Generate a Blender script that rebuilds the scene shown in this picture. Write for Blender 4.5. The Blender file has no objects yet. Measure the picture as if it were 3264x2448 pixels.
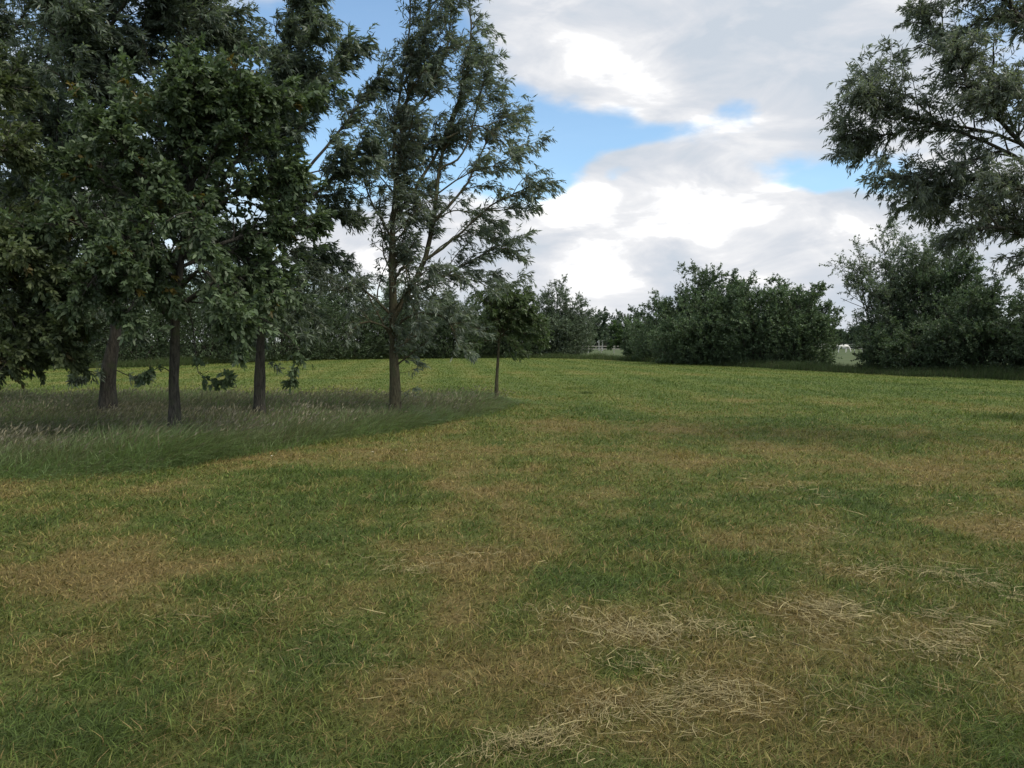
import bpy, bmesh, math, random
import numpy as np
from mathutils import Vector

# ------------------------------------------------------------------ camera, sky, sun, exposure
SC = bpy.context.scene
COL = SC.collection
F, CX, CY, PITCH, CAMH = 2513.0, 1632.0, 1224.0, math.radians(3.05), 1.6

cam_d = bpy.data.cameras.new('camera')
cam = bpy.data.objects.new('camera', cam_d)
COL.objects.link(cam)
cam.location = (0, 0, CAMH)
cam.rotation_euler = (math.pi / 2 - PITCH, 0, 0)
cam_d.sensor_width = 36.0
cam_d.lens = 36.0 * F / 3264.0
cam_d.clip_start = 0.05
cam_d.clip_end = 6000
SC.camera = cam

SUN_EL, SUN_AZ = math.radians(55), math.radians(118)      # azimuth measured from +Y towards +X
sun_d = bpy.data.lights.new('sun', 'SUN')
sun_d.energy = 2.4
sun_d.angle = math.radians(36)
sun_d.color = (1.0, 0.93, 0.80)
sun = bpy.data.objects.new('sun', sun_d)
COL.objects.link(sun)
sdir = Vector((math.sin(SUN_AZ) * math.cos(SUN_EL), math.cos(SUN_AZ) * math.cos(SUN_EL), math.sin(SUN_EL)))
sun.rotation_euler = sdir.to_track_quat('Z', 'Y').to_euler()

SC.view_settings.view_transform = 'Standard'
SC.view_settings.look = 'None'
SC.view_settings.gamma = 1
SC.view_settings.exposure = 0.74
SC.render.engine = 'CYCLES'
cy = SC.cycles
cy.max_bounces = 5
cy.diffuse_bounces = 3
cy.glossy_bounces = 1
cy.transmission_bounces = 3
cy.use_denoising = True


def ray(px, py):
    u = (px - CX) / F
    v = -(py - CY) / F
    y = math.cos(PITCH) + v * math.sin(PITCH)
    z = -math.sin(PITCH) + v * math.cos(PITCH)
    return u / y, z / y


def W(px, py, d):
    u, v = ray(px, py)
    return np.array([u * d, d, CAMH + v * d])


def G(px, py):
    u, v = ray(px, py)
    d = -CAMH / v
    return np.array([u * d, d])


class NT:
    """small helper for node trees"""
    def __init__(self, nt):
        self.nt = nt

    def n(self, t, **kw):
        nd = self.nt.nodes.new(t)
        for k, v in kw.items():
            setattr(nd, k, v)
        return nd

    def link(self, a, b):
        self.nt.links.new(a, b)

    def put(self, sock, v):
        if isinstance(v, bpy.types.NodeSocket):
            self.link(v, sock)
        else:
            sock.default_value = v

    def m(self, op, a, b=0.0, c=0.0):
        nd = self.n('ShaderNodeMath', operation=op)
        self.put(nd.inputs[0], a)
        self.put(nd.inputs[1], b)
        self.put(nd.inputs[2], c)
        return nd.outputs[0]

    def smooth(self, v, a, b, lo=0.0, hi=1.0):
        nd = self.n('ShaderNodeMapRange', interpolation_type='SMOOTHSTEP')
        self.put(nd.inputs[0], v)
        self.put(nd.inputs[1], a); self.put(nd.inputs[2], b)
        self.put(nd.inputs[3], lo); self.put(nd.inputs[4], hi)
        return nd.outputs[0]

    def mix(self, f, a, b, blend='MIX'):
        nd = self.n('ShaderNodeMix', data_type='RGBA', blend_type=blend)
        self.put(nd.inputs[0], f)
        self.put(nd.inputs[6], a)
        self.put(nd.inputs[7], b)
        return nd.outputs[2]

    def noise(self, vec, scale, detail=4.0, rough=0.55, dist=0.0):
        nd = self.n('ShaderNodeTexNoise')
        if vec is not None:
            self.link(vec, nd.inputs['Vector'])
        nd.inputs['Scale'].default_value = scale
        nd.inputs['Detail'].default_value = detail
        nd.inputs['Roughness'].default_value = rough
        nd.inputs['Distortion'].default_value = dist
        return nd.outputs['Fac']


def build_world():
    w = bpy.data.worlds.new('World')
    SC.world = w
    w.use_nodes = True
    t = NT(w.node_tree)
    w.node_tree.nodes.clear()
    out = t.n('ShaderNodeOutputWorld')
    bg = t.n('ShaderNodeBackground')
    sky = t.n('ShaderNodeTexSky', sky_type='NISHITA', sun_disc=False)
    sky.sun_elevation = SUN_EL
    sky.sun_rotation = SUN_AZ
    sky.air_density = 1.0
    sky.dust_density = 0.6
    sky.ozone_density = 1.5
    tc = t.n('ShaderNodeTexCoord')
    sep = t.n('ShaderNodeSeparateXYZ')
    t.link(tc.outputs['Generated'], sep.inputs[0])
    x, y, z = sep.outputs
    yy = t.m('MAXIMUM', y, 0.05)
    u = t.m('DIVIDE', x, yy)
    v = t.m('DIVIDE', z, yy)
    mp = t.n('ShaderNodeMapping')
    t.link(tc.outputs['Generated'], mp.inputs['Vector'])
    mp.inputs['Scale'].default_value = (1.0, 1.0, 2.1)
    mp.inputs['Rotation'].default_value = (0.0, 0.22, 0.0)
    vec = mp.outputs[0]
    wob = t.noise(vec, 5.0, 5.0, 0.6)
    wob2 = t.noise(vec, 3.1, 4.0, 0.6)
    uw = t.m('ADD', u, t.m('MULTIPLY', t.m('SUBTRACT', wob, 0.5), 0.16))
    vw = t.m('ADD', v, t.m('MULTIPLY', t.m('SUBTRACT', wob2, 0.5), 0.12))

    def blob(px, py, rx, ry, wgt, acc):
        u0, v0 = ray(px, py)
        a = t.m('DIVIDE', t.m('SUBTRACT', uw, u0), rx / F)
        b = t.m('DIVIDE', t.m('SUBTRACT', vw, v0), ry / F)
        r2 = t.m('ADD', t.m('MULTIPLY', a, a), t.m('MULTIPLY', b, b))
        e = t.m('EXPONENT', t.m('MULTIPLY', r2, -1.0))
        e = t.m('MULTIPLY', e, wgt)
        return e if acc is None else t.m('ADD', acc, e)

    acc = None
    for b in CLOUDS:
        acc = blob(*b, acc)
    big = t.noise(vec, 2.2, 6.0, 0.55, 0.3)
    fine = t.noise(vec, 7.0, 7.0, 0.6, 0.2)
    cov = t.m('ADD', t.m('MULTIPLY', t.m('SUBTRACT', big, 0.5), 1.5), t.m('MULTIPLY', t.m('SUBTRACT', fine, 0.5), 1.5))
    cov = t.m('ADD', t.m('ADD', cov, 0.12), acc)
    alpha = t.smooth(cov, -0.38, 0.42, 0.05, 1.0)
    acc2 = None
    for b in BRIGHT:
        acc2 = blob(*b, acc2)
    mp2 = t.n('ShaderNodeMapping')
    t.link(tc.outputs['Generated'], mp2.inputs['Vector'])
    mp2.inputs['Scale'].default_value = (1.0, 1.0, 2.6)
    mp2.inputs['Rotation'].default_value = (0.0, 0.45, 0.0)
    tex = t.noise(mp2.outputs[0], 7.5, 7.0, 0.56, 0.4)
    br = t.m('ADD', t.m('MULTIPLY', t.m('SUBTRACT', tex, 0.5), 2.5), acc2)
    ramp = t.n('ShaderNodeValToRGB')
    els = ramp.color_ramp.elements
    els[0].position = 0.0; els[0].color = (0.36, 0.40, 0.45, 1)
    els[1].position = 1.0; els[1].color = (0.80, 0.795, 0.785, 1)
    e = els.new(0.35); e.color = (0.43, 0.45, 0.485, 1)
    e = els.new(0.65); e.color = (0.53, 0.535, 0.55, 1)
    t.link(t.m('ADD', br, 0.40), ramp.inputs[0])
    skyc = t.mix(1.0, sky.outputs[0], (SKY_STR * 0.88, SKY_STR * 1.0, SKY_STR * 1.0, 1), 'MULTIPLY')
    col = t.mix(alpha, skyc, ramp.outputs[0])
    # below the horizon: nothing bright comes up
    col = t.mix(t.smooth(z, -0.06, 0.0), (0.06, 0.08, 0.04, 1), col)
    t.link(col, bg.inputs[0])
    bg.inputs[1].default_value = 1.0
    t.link(bg.outputs[0], out.inputs[0])
    w.cycles.sampling_method = 'MANUAL'
    w.cycles.sample_map_resolution = 512


SKY_STR = 0.122
# pixel-bearing, angular half-widths, weight (positive = cloud, negative = open blue)
CLOUDS = [
    (2000, 150, 380, 190, 1.0), (2300, 160, 420, 200, 1.0), (2700, 180, 420, 240, 1.0), (2550, 420, 200, 70, 0.5),
    (1650, 20, 220, 110, 0.35), (900, -40, 200, 60, 0.4), (700, 300, 400, 300, -.6), (1200, 120, 260, 160, -.4),
    (1800, 760, 330, 170, 1.0), (2250, 720, 380, 160, 1.2), (2750, 780, 420, 160, 1.2), (2100, 950, 600, 130, 0.9), (1300, 760, 320, 150, 0.8),
    (3100, 760, 300, 200, 0.8), (1900, 620, 110, 50, 0.5), (2030, 510, 150, 40, 0.55),
    (1380, 330, 330, 260, -1.0), (1020, 300, 330, 260, -1.0), (1880, 450, 280, 70, -0.95), (2380, 345, 100, 75, -1.3), (1740, 500, 150, 110, -0.9), (1640, 520, 120, 120, -0.6), (2080, 430, 200, 50, -.5),
    (2660, 560, 230, 55, -1.6), (2000, 585, 70, 45, -0.8), (2950, 620, 180, 50, -0.5),
]
BRIGHT = [
    (2050, 230, 260, 120, 0.32), (1900, 880, 140, 120, 0.55), (2240, 650, 220, 70, 0.55), (1820, 640, 120, 60, 0.6), (2150, 760, 200, 50, 0.35),
    (2060, 970, 160, 50, 0.25), (2500, 100, 420, 150, -0.42), (2250, 90, 240, 120, -0.25), (2100, 870, 120, 40, -0.25), (2350, 960, 420, 60, -0.15),
    (1740, 900, 110, 130, -0.25), (2650, 660, 260, 60, 0.3), (1960, 790, 60, 60, -0.15),
]
build_world()


# ------------------------------------------------------------------ generic helpers
def rng(seed):
    return np.random.default_rng(seed)


def norm(a):
    return a / np.maximum(np.linalg.norm(a, axis=-1, keepdims=True), 1e-9)


def vnoise(x, y, seed=0):
    xi = np.floor(x).astype(np.int64); yi = np.floor(y).astype(np.int64)
    fx = x - xi; fy = y - yi
    fx = fx * fx * (3 - 2 * fx); fy = fy * fy * (3 - 2 * fy)

    def h(a, b):
        n = (a * 374761393 + b * 668265263 + seed * 974634777) & 0x7fffffff
        n = ((n ^ (n >> 13)) * 1274126177) & 0x7fffffff
        n = n ^ (n >> 16)
        return (n & 0xffff) / 65535.0
    return (h(xi, yi) * (1 - fx) + h(xi + 1, yi) * fx) * (1 - fy) + (h(xi, yi + 1) * (1 - fx) + h(xi + 1, yi + 1) * fx) * fy


def fbm(x, y, seed=0, octv=4, gain=0.55):
    s = np.zeros_like(x, dtype=float); a = 1.0; tot = 0.0
    for k in range(octv):
        s += a * vnoise(x * 2 ** k + 17.3 * k, y * 2 ** k - 9.1 * k, seed + k)
        tot += a; a *= gain
    return s / tot


def mesh_from(name, V, k, NF, mat, parent=None, faces=None, col=None, smooth=False, loc=None):
    """V: (N,3). faces: (NF,k) index array, or None for consecutive runs of k vertices."""
    V = np.ascontiguousarray(V, dtype=np.float32)
    if loc is not None:
        V = V - np.asarray(loc, dtype=np.float32)
    me = bpy.data.meshes.new(name)
    me.vertices.add(len(V))
    me.vertices.foreach_set('co', V.ravel())
    idx = np.arange(NF * k, dtype=np.int32) if faces is None else np.ascontiguousarray(faces, dtype=np.int32).ravel()
    me.loops.add(NF * k)
    me.loops.foreach_set('vertex_index', idx)
    me.polygons.add(NF)
    me.polygons.foreach_set('loop_start', np.arange(NF, dtype=np.int32) * k)
    if smooth:
        me.polygons.foreach_set('use_smooth', np.ones(NF, dtype=bool))
    if col is not None:
        a = me.attributes.new('tint', 'FLOAT_COLOR', 'POINT')
        c = np.ones((len(V), 4), dtype=np.float32)
        c[:, :3] = col
        a.data.foreach_set('color', c.ravel())
    me.update()
    me.materials.append(mat)
    o = bpy.data.objects.new(name, me)
    COL.objects.link(o)
    if parent is not None:
        o.parent = parent
    return o


def tag(o, label=None, cat=None, group=None, kind=None):
    if label: o['label'] = label
    if cat: o['category'] = cat
    if group: o['group'] = group
    if kind: o['kind'] = kind
    return o


def thing(name, loc, label, cat, group=None):
    o = bpy.data.objects.new(name, None)
    o.empty_display_size = 0.3
    COL.objects.link(o)
    o.location = tuple(float(q) for q in loc)
    return tag(o, label, cat, group)


# ------------------------------------------------------------------ materials
def leaf_material(name, rough=0.5, spec=0.35, transl=0.35):
    m = bpy.data.materials.new(name)
    m.use_nodes = True
    t = NT(m.node_tree)
    b = m.node_tree.nodes['Principled BSDF']
    out = m.node_tree.nodes['Material Output']
    at = t.n('ShaderNodeAttribute', attribute_name='tint')
    geo = t.n('ShaderNodeNewGeometry')
    nz = t.noise(geo.outputs['Position'], 18.0, 2.0)
    c = t.mix(t.smooth(nz, 0.3, 0.7, 0.0, 0.45), at.outputs['Color'], (0.0, 0.0, 0.0, 1))
    c2 = t.mix(0.5, at.outputs['Color'], c)
    t.link(c2, b.inputs['Base Color'])
    b.inputs['Roughness'].default_value = rough
    b.inputs['Specular IOR Level'].default_value = spec
    tr = t.n('ShaderNodeBsdfTranslucent')
    tc = t.mix(1.0, at.outputs['Color'], (1.15, 1.25, 0.75, 1), 'MULTIPLY')
    t.link(tc, tr.inputs[0])
    mx = t.n('ShaderNodeMixShader')
    mx.inputs[0].default_value = transl
    t.link(b.outputs[0], mx.inputs[1])
    t.link(tr.outputs[0], mx.inputs[2])
    t.link(mx.outputs[0], out.inputs[0])
    return m


def bark_material(name, c1, c2, c3, scale=1.0):
    m = bpy.data.materials.new(name)
    m.use_nodes = True
    t = NT(m.node_tree)
    b = m.node_tree.nodes['Principled BSDF']
    geo = t.n('ShaderNodeTexCoord')
    mp = t.n('ShaderNodeMapping')
    t.link(geo.outputs['Object'], mp.inputs[0])
    mp.inputs['Scale'].default_value = (1, 1, 0.22)
    n1 = t.noise(mp.outputs[0], 34 * scale, 6, 0.65, 0.8)
    n2 = t.noise(geo.outputs['Object'], 5 * scale, 4, 0.6)
    c = t.mix(t.smooth(n1, 0.35, 0.65), c1 + (1,), c2 + (1,))
    c = t.mix(t.smooth(n2, 0.5, 0.72), c, c3 + (1,))
    t.link(c, b.inputs['Base Color'])
    b.inputs['Roughness'].default_value = 0.9
    b.inputs['Specular IOR Level'].default_value = 0.2
    bp = t.n('ShaderNodeBump')
    bp.inputs['Strength'].default_value = 0.9
    bp.inputs['Distance'].default_value = 0.03
    t.link(n1, bp.inputs['Height'])
    t.link(bp.outputs[0], b.inputs['Normal'])
    return m


def plain_material(name, c, rough=0.7, var=0.3, scale=6.0):
    m = bpy.data.materials.new(name)
    m.use_nodes = True
    t = NT(m.node_tree)
    b = m.node_tree.nodes['Principled BSDF']
    tc = t.n('ShaderNodeTexCoord')
    n1 = t.noise(tc.outputs['Object'], scale, 5, 0.6)
    col = t.mix(t.smooth(n1, 0.3, 0.75), tuple(q * (1 - var) for q in c) + (1,), c + (1,))
    t.link(col, b.inputs['Base Color'])
    b.inputs['Roughness'].default_value = rough
    return m


M_LEAF = leaf_material('leaf_matte', 0.5, 0.3, 0.30)
M_WILLOW = leaf_material('willow_leaf', 0.42, 0.4, 0.40)
M_GRASS = leaf_material('grass_blade', 0.6, 0.2, 0.30)
M_HAY = leaf_material('dry_straw', 0.6, 0.25, 0.15)
M_BARK_D = bark_material('bark_dark', (0.034, 0.031, 0.026), (0.088, 0.080, 0.066), (0.066, 0.074, 0.042))
M_BARK_O = bark_material('bark_olive', (0.062, 0.053, 0.034), (0.135, 0.118, 0.072), (0.092, 0.102, 0.052))
M_BARK_G = bark_material('bark_grey', (0.06, 0.056, 0.05), (0.13, 0.125, 0.11), (0.08, 0.09, 0.06))

# ------------------------------------------------------------------ ground
EDGE_PX = [(-900, 1200), (-200, 1185), (500, 1170), (950, 1148), (1350, 1143), (1700, 1141), (1900, 1146), (2100, 1157), (2500, 1178), (2870, 1199), (3264, 1214), (4200, 1262)]
EDGE = np.array([G(*p) for p in EDGE_PX])
EDGE_ANG = np.arctan2(EDGE[:, 0], EDGE[:, 1])
EDGE_DIST = np.hypot(EDGE[:, 0], EDGE[:, 1])


def edge_at(x, y):
    """distance to the field's edge along the bearing of (x, y) from the field's near corner"""
    return np.interp(np.arctan2(x, y), EDGE_ANG, EDGE_DIST)


# dry (positive) and lush (negative) patches of the sward: bearing pixel, half-widths, weight
PATCH = [
    (1960, 1590, 110, 45, .7), (1700, 1450, 380, 45, .45), (2080, 1370, 180, 25, .5), (200, 1690, 260, 50, .45), (420, 1560, 180, 20, .3), (720, 1780, 240, 45, .5),
    (1500, 1800, 260, 50, .55), (1150, 1890, 330, 70, .4), (2480, 1560, 110, 50, .5), (2600, 1680, 110, 45, .5), (3120, 1650, 170, 90, .55), (250, 2100, 330, 90, .5),
    (1350, 2180, 260, 70, .55), (2300, 1720, 100, 40, .45), (2640, 1790, 90, 50, .4), (1100, 1620, 250, 35, .4), (1500, 1560, 200, 30, .3), (2000, 1980, 260, 60, .4),
    (1150, 1180, 350, 20, .2), (1900, 1190, 300, 16, .12), (1250, 2330, 250, 60, .35), (2000, 2230, 300, 60, .35), (300, 1900, 250, 60, .3), (700, 1500, 160, 22, .3),
    (2740, 1620, 120, 55, -.75), (1330, 1690, 200, 40, -.55), (2000, 2110, 150, 55, -.7), (1950, 1330, 110, 60, -.5), (2900, 1340, 500, 60, -.25), (2100, 1620, 120, 45, -.5),
    (2600, 2120, 260, 80, -.5), (620, 1880, 150, 40, -.4), (2950, 2250, 250, 120, -.4), (1900, 1850, 250, 40, -.45), (800, 2150, 240, 60, -.4), (2800, 1750, 150, 50, -.3),
    (2300, 1220, 700, 30, -.2), (3000, 1240, 400, 25, -.35), (100, 2350, 220, 90, -.5), (500, 1640, 260, 30, -.35), (2850, 1950, 140, 50, -.5), (1250, 1300, 150, 20, -.2),
]


def dryness(x, y):
    d = np.hypot(x, y)
    v = (fbm(x * 0.75, y * 0.75, 3, 4) - 0.5) * 1.3 + (fbm(x * 3.1, y * 2.6, 8, 4) - 0.5) * 1.3
    v = v * np.clip(1.25 - d / 28, 0.30, 1.0)
    v += (fbm(x * 0.10, y * 0.55, 21, 4) - 0.5) * np.interp(d, [8, 30], [0.9, 0.55])
    v += np.interp(d, [0, 6, 12, 18, 30, 80], [0.43, 0.45, 0.41, 0.33, 0.23, 0.19])
    for px, py, rx, ry, w in PATCH:
        g = G(px, py)
        sx = rx * g[1] / F
        sy = ry * g[1] ** 2 / (F * CAMH)
        v = v + w * 0.62 * np.exp(-((x - g[0]) / sx) ** 2 - ((y - g[1]) / sy) ** 2)
    v = 0.41 + (v - 0.41) * 0.78
    v += 0.10 * np.sin((x + 0.12 * y) * 2.3 + 2.5 * fbm(x * .2, y * .10, 5, 2)) * np.clip(d / 6, 0, 1)
    return np.clip(v, 0, 1)


def height(x, y):
    return (fbm(x * 0.9, y * 0.9, 40, 3) - 0.5) * 0.05


GREEN = np.array([0.114, 0.156, 0.036])
LUSH = np.array([0.094, 0.138, 0.036])
YELLO = np.array([0.195, 0.196, 0.056])
BROWN = np.array([0.250, 0.192, 0.074])
STRAW = np.array([0.330, 0.240, 0.105])


def sward(v, r, g):
    """grass colour from dryness 0..1 and a per-blade random number"""
    v = np.clip(v, 0, 1)[:, None]
    stops = [LUSH, GREEN, GREEN * 0.55 + YELLO * 0.45, YELLO * 0.55 + BROWN * 0.45, BROWN, BROWN * 0.6 + STRAW * 0.4]
    pos = np.linspace(0, 1, len(stops))
    c = np.stack([np.interp(v[:, 0], pos, [s[i] for s in stops]) for i in range(3)], 1)
    return c * (0.48 + 1.2 * r[:, None] ** 1.6)


def build_ground():
    # pasture: one sheet to the horizon
    m = bpy.data.materials.new('pasture_grass')
    m.use_nodes = True
    t = NT(m.node_tree)
    b = m.node_tree.nodes['Principled BSDF']
    geo = t.n('ShaderNodeNewGeometry')
    n1 = t.noise(geo.outputs['Position'], 0.08, 6, 0.6)
    n2 = t.noise(geo.outputs['Position'], 1.3, 4, 0.6)
    c = t.mix(t.smooth(n1, 0.35, 0.65), (0.045, 0.066, 0.023, 1), (0.078, 0.095, 0.040, 1))
    c = t.mix(t.smooth(n2, 0.4, 0.7, 0, 0.5), c, (0.06, 0.085, 0.022, 1))
    t.link(c, b.inputs['Base Color'])
    b.inputs['Roughness'].default_value = 0.9
    b.inputs['Specular IOR Level'].default_value = 0.15
    n = 64
    ang = np.linspace(0, 2 * np.pi, n, endpoint=False)
    V = np.stack([np.cos(ang) * 4000, np.sin(ang) * 4000, np.full(n, -0.06)], 1)
    tag(mesh_from('pasture', V, n, 1, m), 'open pasture beyond the mown field', 'pasture', kind='structure')

    # the mown field
    m = bpy.data.materials.new('mown_turf')
    m.use_nodes = True
    t = NT(m.node_tree)
    b = m.node_tree.nodes['Principled BSDF']
    geo = t.n('ShaderNodeNewGeometry')
    at = t.n('ShaderNodeAttribute', attribute_name='tint')
    n1 = t.noise(geo.outputs['Position'], 26.0, 5, 0.65)
    mp = t.n('ShaderNodeMapping')
    t.link(geo.outputs['Position'], mp.inputs[0])
    mp.inputs['Scale'].default_value = (0.55, 1.5, 1)
    n2 = t.noise(mp.outputs[0], 2.2, 6, 0.65, 0.5)
    c = t.mix(t.smooth(n1, 0.3, 0.62), t.mix(0.55, at.outputs['Color'], (0.03, 0.03, 0.012, 1)), at.outputs['Color'])
    c = t.mix(t.smooth(n2, 0.42, 0.72, 0, 0.55), c, (0.165, 0.165, 0.065, 1))
    c = t.mix(t.smooth(n2, 0.46, 0.28, 0, 0.5), c, (0.04, 0.075, 0.014, 1))
    t.link(c, b.inputs['Base Color'])
    b.inputs['Roughness'].default_value = 0.95
    b.inputs['Specular IOR Level'].default_value = 0.1
    bp = t.n('ShaderNodeBump')
    bp.inputs['Strength'].default_value = 0.6
    bp.inputs['Distance'].default_value = 0.05
    t.link(t.noise(geo.outputs['Position'], 30.0, 5, 0.7), bp.inputs['Height'])
    t.link(bp.outputs[0], b.inputs['Normal'])
    # polar grid around the viewer's corner, ending exactly on the field's edge
    na = 520
    ang = np.concatenate([np.linspace(-math.pi, EDGE_ANG[0], 40, endpoint=False), np.linspace(EDGE_ANG[0], EDGE_ANG[-1], na), np.linspace(EDGE_ANG[-1], math.pi, 40)[1:]])
    s = np.linspace(0, 1, 260)
    ed = np.interp(ang, EDGE_ANG, EDGE_DIST)
    rad = 0.3 * (ed[:, None] / 0.3) ** s[None, :]
    X = np.sin(ang)[:, None] * rad
    Y = np.cos(ang)[:, None] * rad
    x, y = X.ravel(), Y.ravel()
    V = np.stack([x, y, height(x, y)], 1)
    A, S = len(ang), len(s)
    i, j = np.meshgrid(np.arange(A - 1), np.arange(S - 1), indexing='ij')
    a = (i * S + j).ravel()
    Fc = np.stack([a, a + 1, a + S + 1, a + S], 1)[:, ::-1]
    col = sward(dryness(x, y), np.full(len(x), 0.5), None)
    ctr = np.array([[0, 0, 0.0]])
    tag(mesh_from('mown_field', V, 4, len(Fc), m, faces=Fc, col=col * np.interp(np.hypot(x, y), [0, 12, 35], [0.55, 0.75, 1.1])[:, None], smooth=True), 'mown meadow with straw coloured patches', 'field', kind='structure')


build_ground()


# ------------------------------------------------------------------ grass
def blades(P, H, wid, lean, curve, segs=2, tipw=0.12, r=None):
    """P (N,3) bases, H heights, wid widths, lean (N,2) horizontal tip offsets in units of H; returns verts (N*(segs+1)*2,3), faces"""
    N = len(P)
    th = r.uniform(0, 2 * np.pi, N)
    wx = np.stack([np.cos(th), np.sin(th), np.zeros(N)], 1) * (wid * 0.5)[:, None]
    V = np.empty((N, segs + 1, 2, 3), dtype=np.float32)
    for k in range(segs + 1):
        s = k / segs
        c = P.copy()
        bend = s ** curve
        c[:, 0] += lean[:, 0] * H * bend
        c[:, 1] += lean[:, 1] * H * bend
        c[:, 2] += H * (s - 0.35 * bend * np.minimum(np.hypot(lean[:, 0], lean[:, 1]), 1.6))
        wk = 1.0 if k == 0 else (tipw if k == segs else 1 - 0.35 * s)
        V[:, k, 0] = c - wx * wk
        V[:, k, 1] = c + wx * wk
    base = (np.arange(N) * (segs + 1) * 2)[:, None]
    Fs = []
    for k in range(segs):
        Fs.append(np.stack([base[:, 0] + 2 * k, base[:, 0] + 2 * k + 1, base[:, 0] + 2 * k + 3, base[:, 0] + 2 * k + 2], 1))
    Fc = np.concatenate(Fs, 0)
    return V.reshape(-1, 3), Fc


FRONT_PX = [(-700, 1640), (-150, 1545), (0, 1532), (250, 1522), (420, 1512), (600, 1487), (720, 1464), (900, 1434), (1080, 1407), (1250, 1381), (1420, 1348), (1560, 1320), (1655, 1288)]
FRONT = np.array([G(*p) for p in FRONT_PX])


def bed_depth(x, y):
    """signed depth behind the front edge of the uncut bed (metres); negative outside"""
    fy = np.interp(x, FRONT[:, 0], FRONT[:, 1])
    wig = (fbm(x * 1.1, y * 0.0 + 3.3, 61, 3) - 0.5) * 1.1
    f = y - fy + wig
    back = 21.6 + (fbm(x * 0.5, y * 0 + 1.2, 62, 2) - 0.5) * 1.4 - y
    right = (FRONT[-1, 0] + (fbm(y * 0.7, x * 0 + 5.0, 63, 2) - 0.5) * 0.8 - x) * 1.0
    return np.minimum(np.minimum(f, back), right)


def mown_grass():
    r = rng(11)
    N = 720000
    d = np.exp(r.uniform(math.log(1.7), math.log(86), N))
    x = r.uniform(-1, 1, N) * (0.70 * d + 1.3)
    y = d
    keep = (bed_depth(x, y) < 0.05) & (np.hypot(x, y) < edge_at(x, y) - 0.3)
    x, y, d = x[keep], y[keep], d[keep]
    N = len(x)
    v = dryness(x, y)
    P = np.stack([x, y, height(x, y) - 0.004], 1)
    clump = fbm(x * 3.0, y * 3.0, 77, 3)
    tuft = np.clip((fbm(x * 0.8, y * 0.8, 78, 3) - 0.56) * 5, 0, 1)
    H = (0.024 + 0.042 * clump + 0.035 * tuft * r.uniform(0.3, 1, N)) * r.uniform(0.6, 1.5, N) * (1.1 - 0.35 * v) * np.interp(d, [0, 10, 40], [1.0, 1.1, 1.5])
    wid = 0.0042 * (d / 3.0) ** 0.75 * r.uniform(0.6, 1.4, N)
    th = r.uniform(0, 2 * np.pi, N)
    ln = r.uniform(0.3, 1.9, N)
    lean = np.stack([np.cos(th) * ln + 0.35, np.sin(th) * ln], 1)
    far = np.interp(d, [6, 35], [1.0, 0.30])
    vb = np.clip(v + r.normal(0, 0.13, N) * far, 0, 1)
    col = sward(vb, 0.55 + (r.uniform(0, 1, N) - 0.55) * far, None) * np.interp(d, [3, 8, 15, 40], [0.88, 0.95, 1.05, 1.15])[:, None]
    st = r.uniform(0, 1, N) < (0.05 + 0.16 * v) * far ** 2
    col[st] = STRAW * r.uniform(0.6, 1.15, (st.sum(), 1))
    V, Fc = blades(P, H, wid, lean, 1.6, 2, 0.15, r)
    tag(mesh_from('mown_grass', V, 4, len(Fc), M_GRASS, faces=Fc, col=np.repeat(col, 6, 0)), 'short mown grass, patchy green and straw brown', 'grass', kind='stuff')


def tufts():
    """taller uncut tufts scattered on the field"""
    r = rng(15)
    spots = [(1850, 1240, 60, 3), (2920, 1228, 80, 3), (3215, 1335, 70, 12), (3300, 1345, 90, 14), (2100, 1215, 40, 2), (1500, 1290, 60, 5), (1870, 1255, 30, 2)]
    Ps, Hs, Cs = [], [], []
    for px, py, rx, ry in spots:
        g = G(px, py)
        n = 260
        sx = rx * g[1] / F * 0.5
        sy = ry * g[1] ** 2 / (F * CAMH) * 0.5
        x = g[0] + r.normal(0, sx, n); y = g[1] + r.normal(0, sy, n)
        Ps.append(np.stack([x, y, height(x, y)], 1))
        Hs.append(r.uniform(0.04, 0.10 if py < 1300 else 0.26, n))
        Cs.append(np.array([0.10, 0.135, 0.035]) * r.uniform(0.5, 1.3, (n, 1)))
    P = np.concatenate(Ps); H = np.concatenate(Hs); C = np.concatenate(Cs)
    n = len(P)
    lean = r.normal(0, 0.5, (n, 2)) + np.array([0.3, 0])
    V, Fc = blades(P, H, np.full(n, 0.014), lean, 1.8, 3, 0.1, r)
    tag(mesh_from('grass_tuft', V, 4, len(Fc), M_GRASS, faces=Fc, col=np.repeat(C, 8, 0)), 'darker taller grass tufts missed by the mower', 'grass', kind='stuff')


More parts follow.
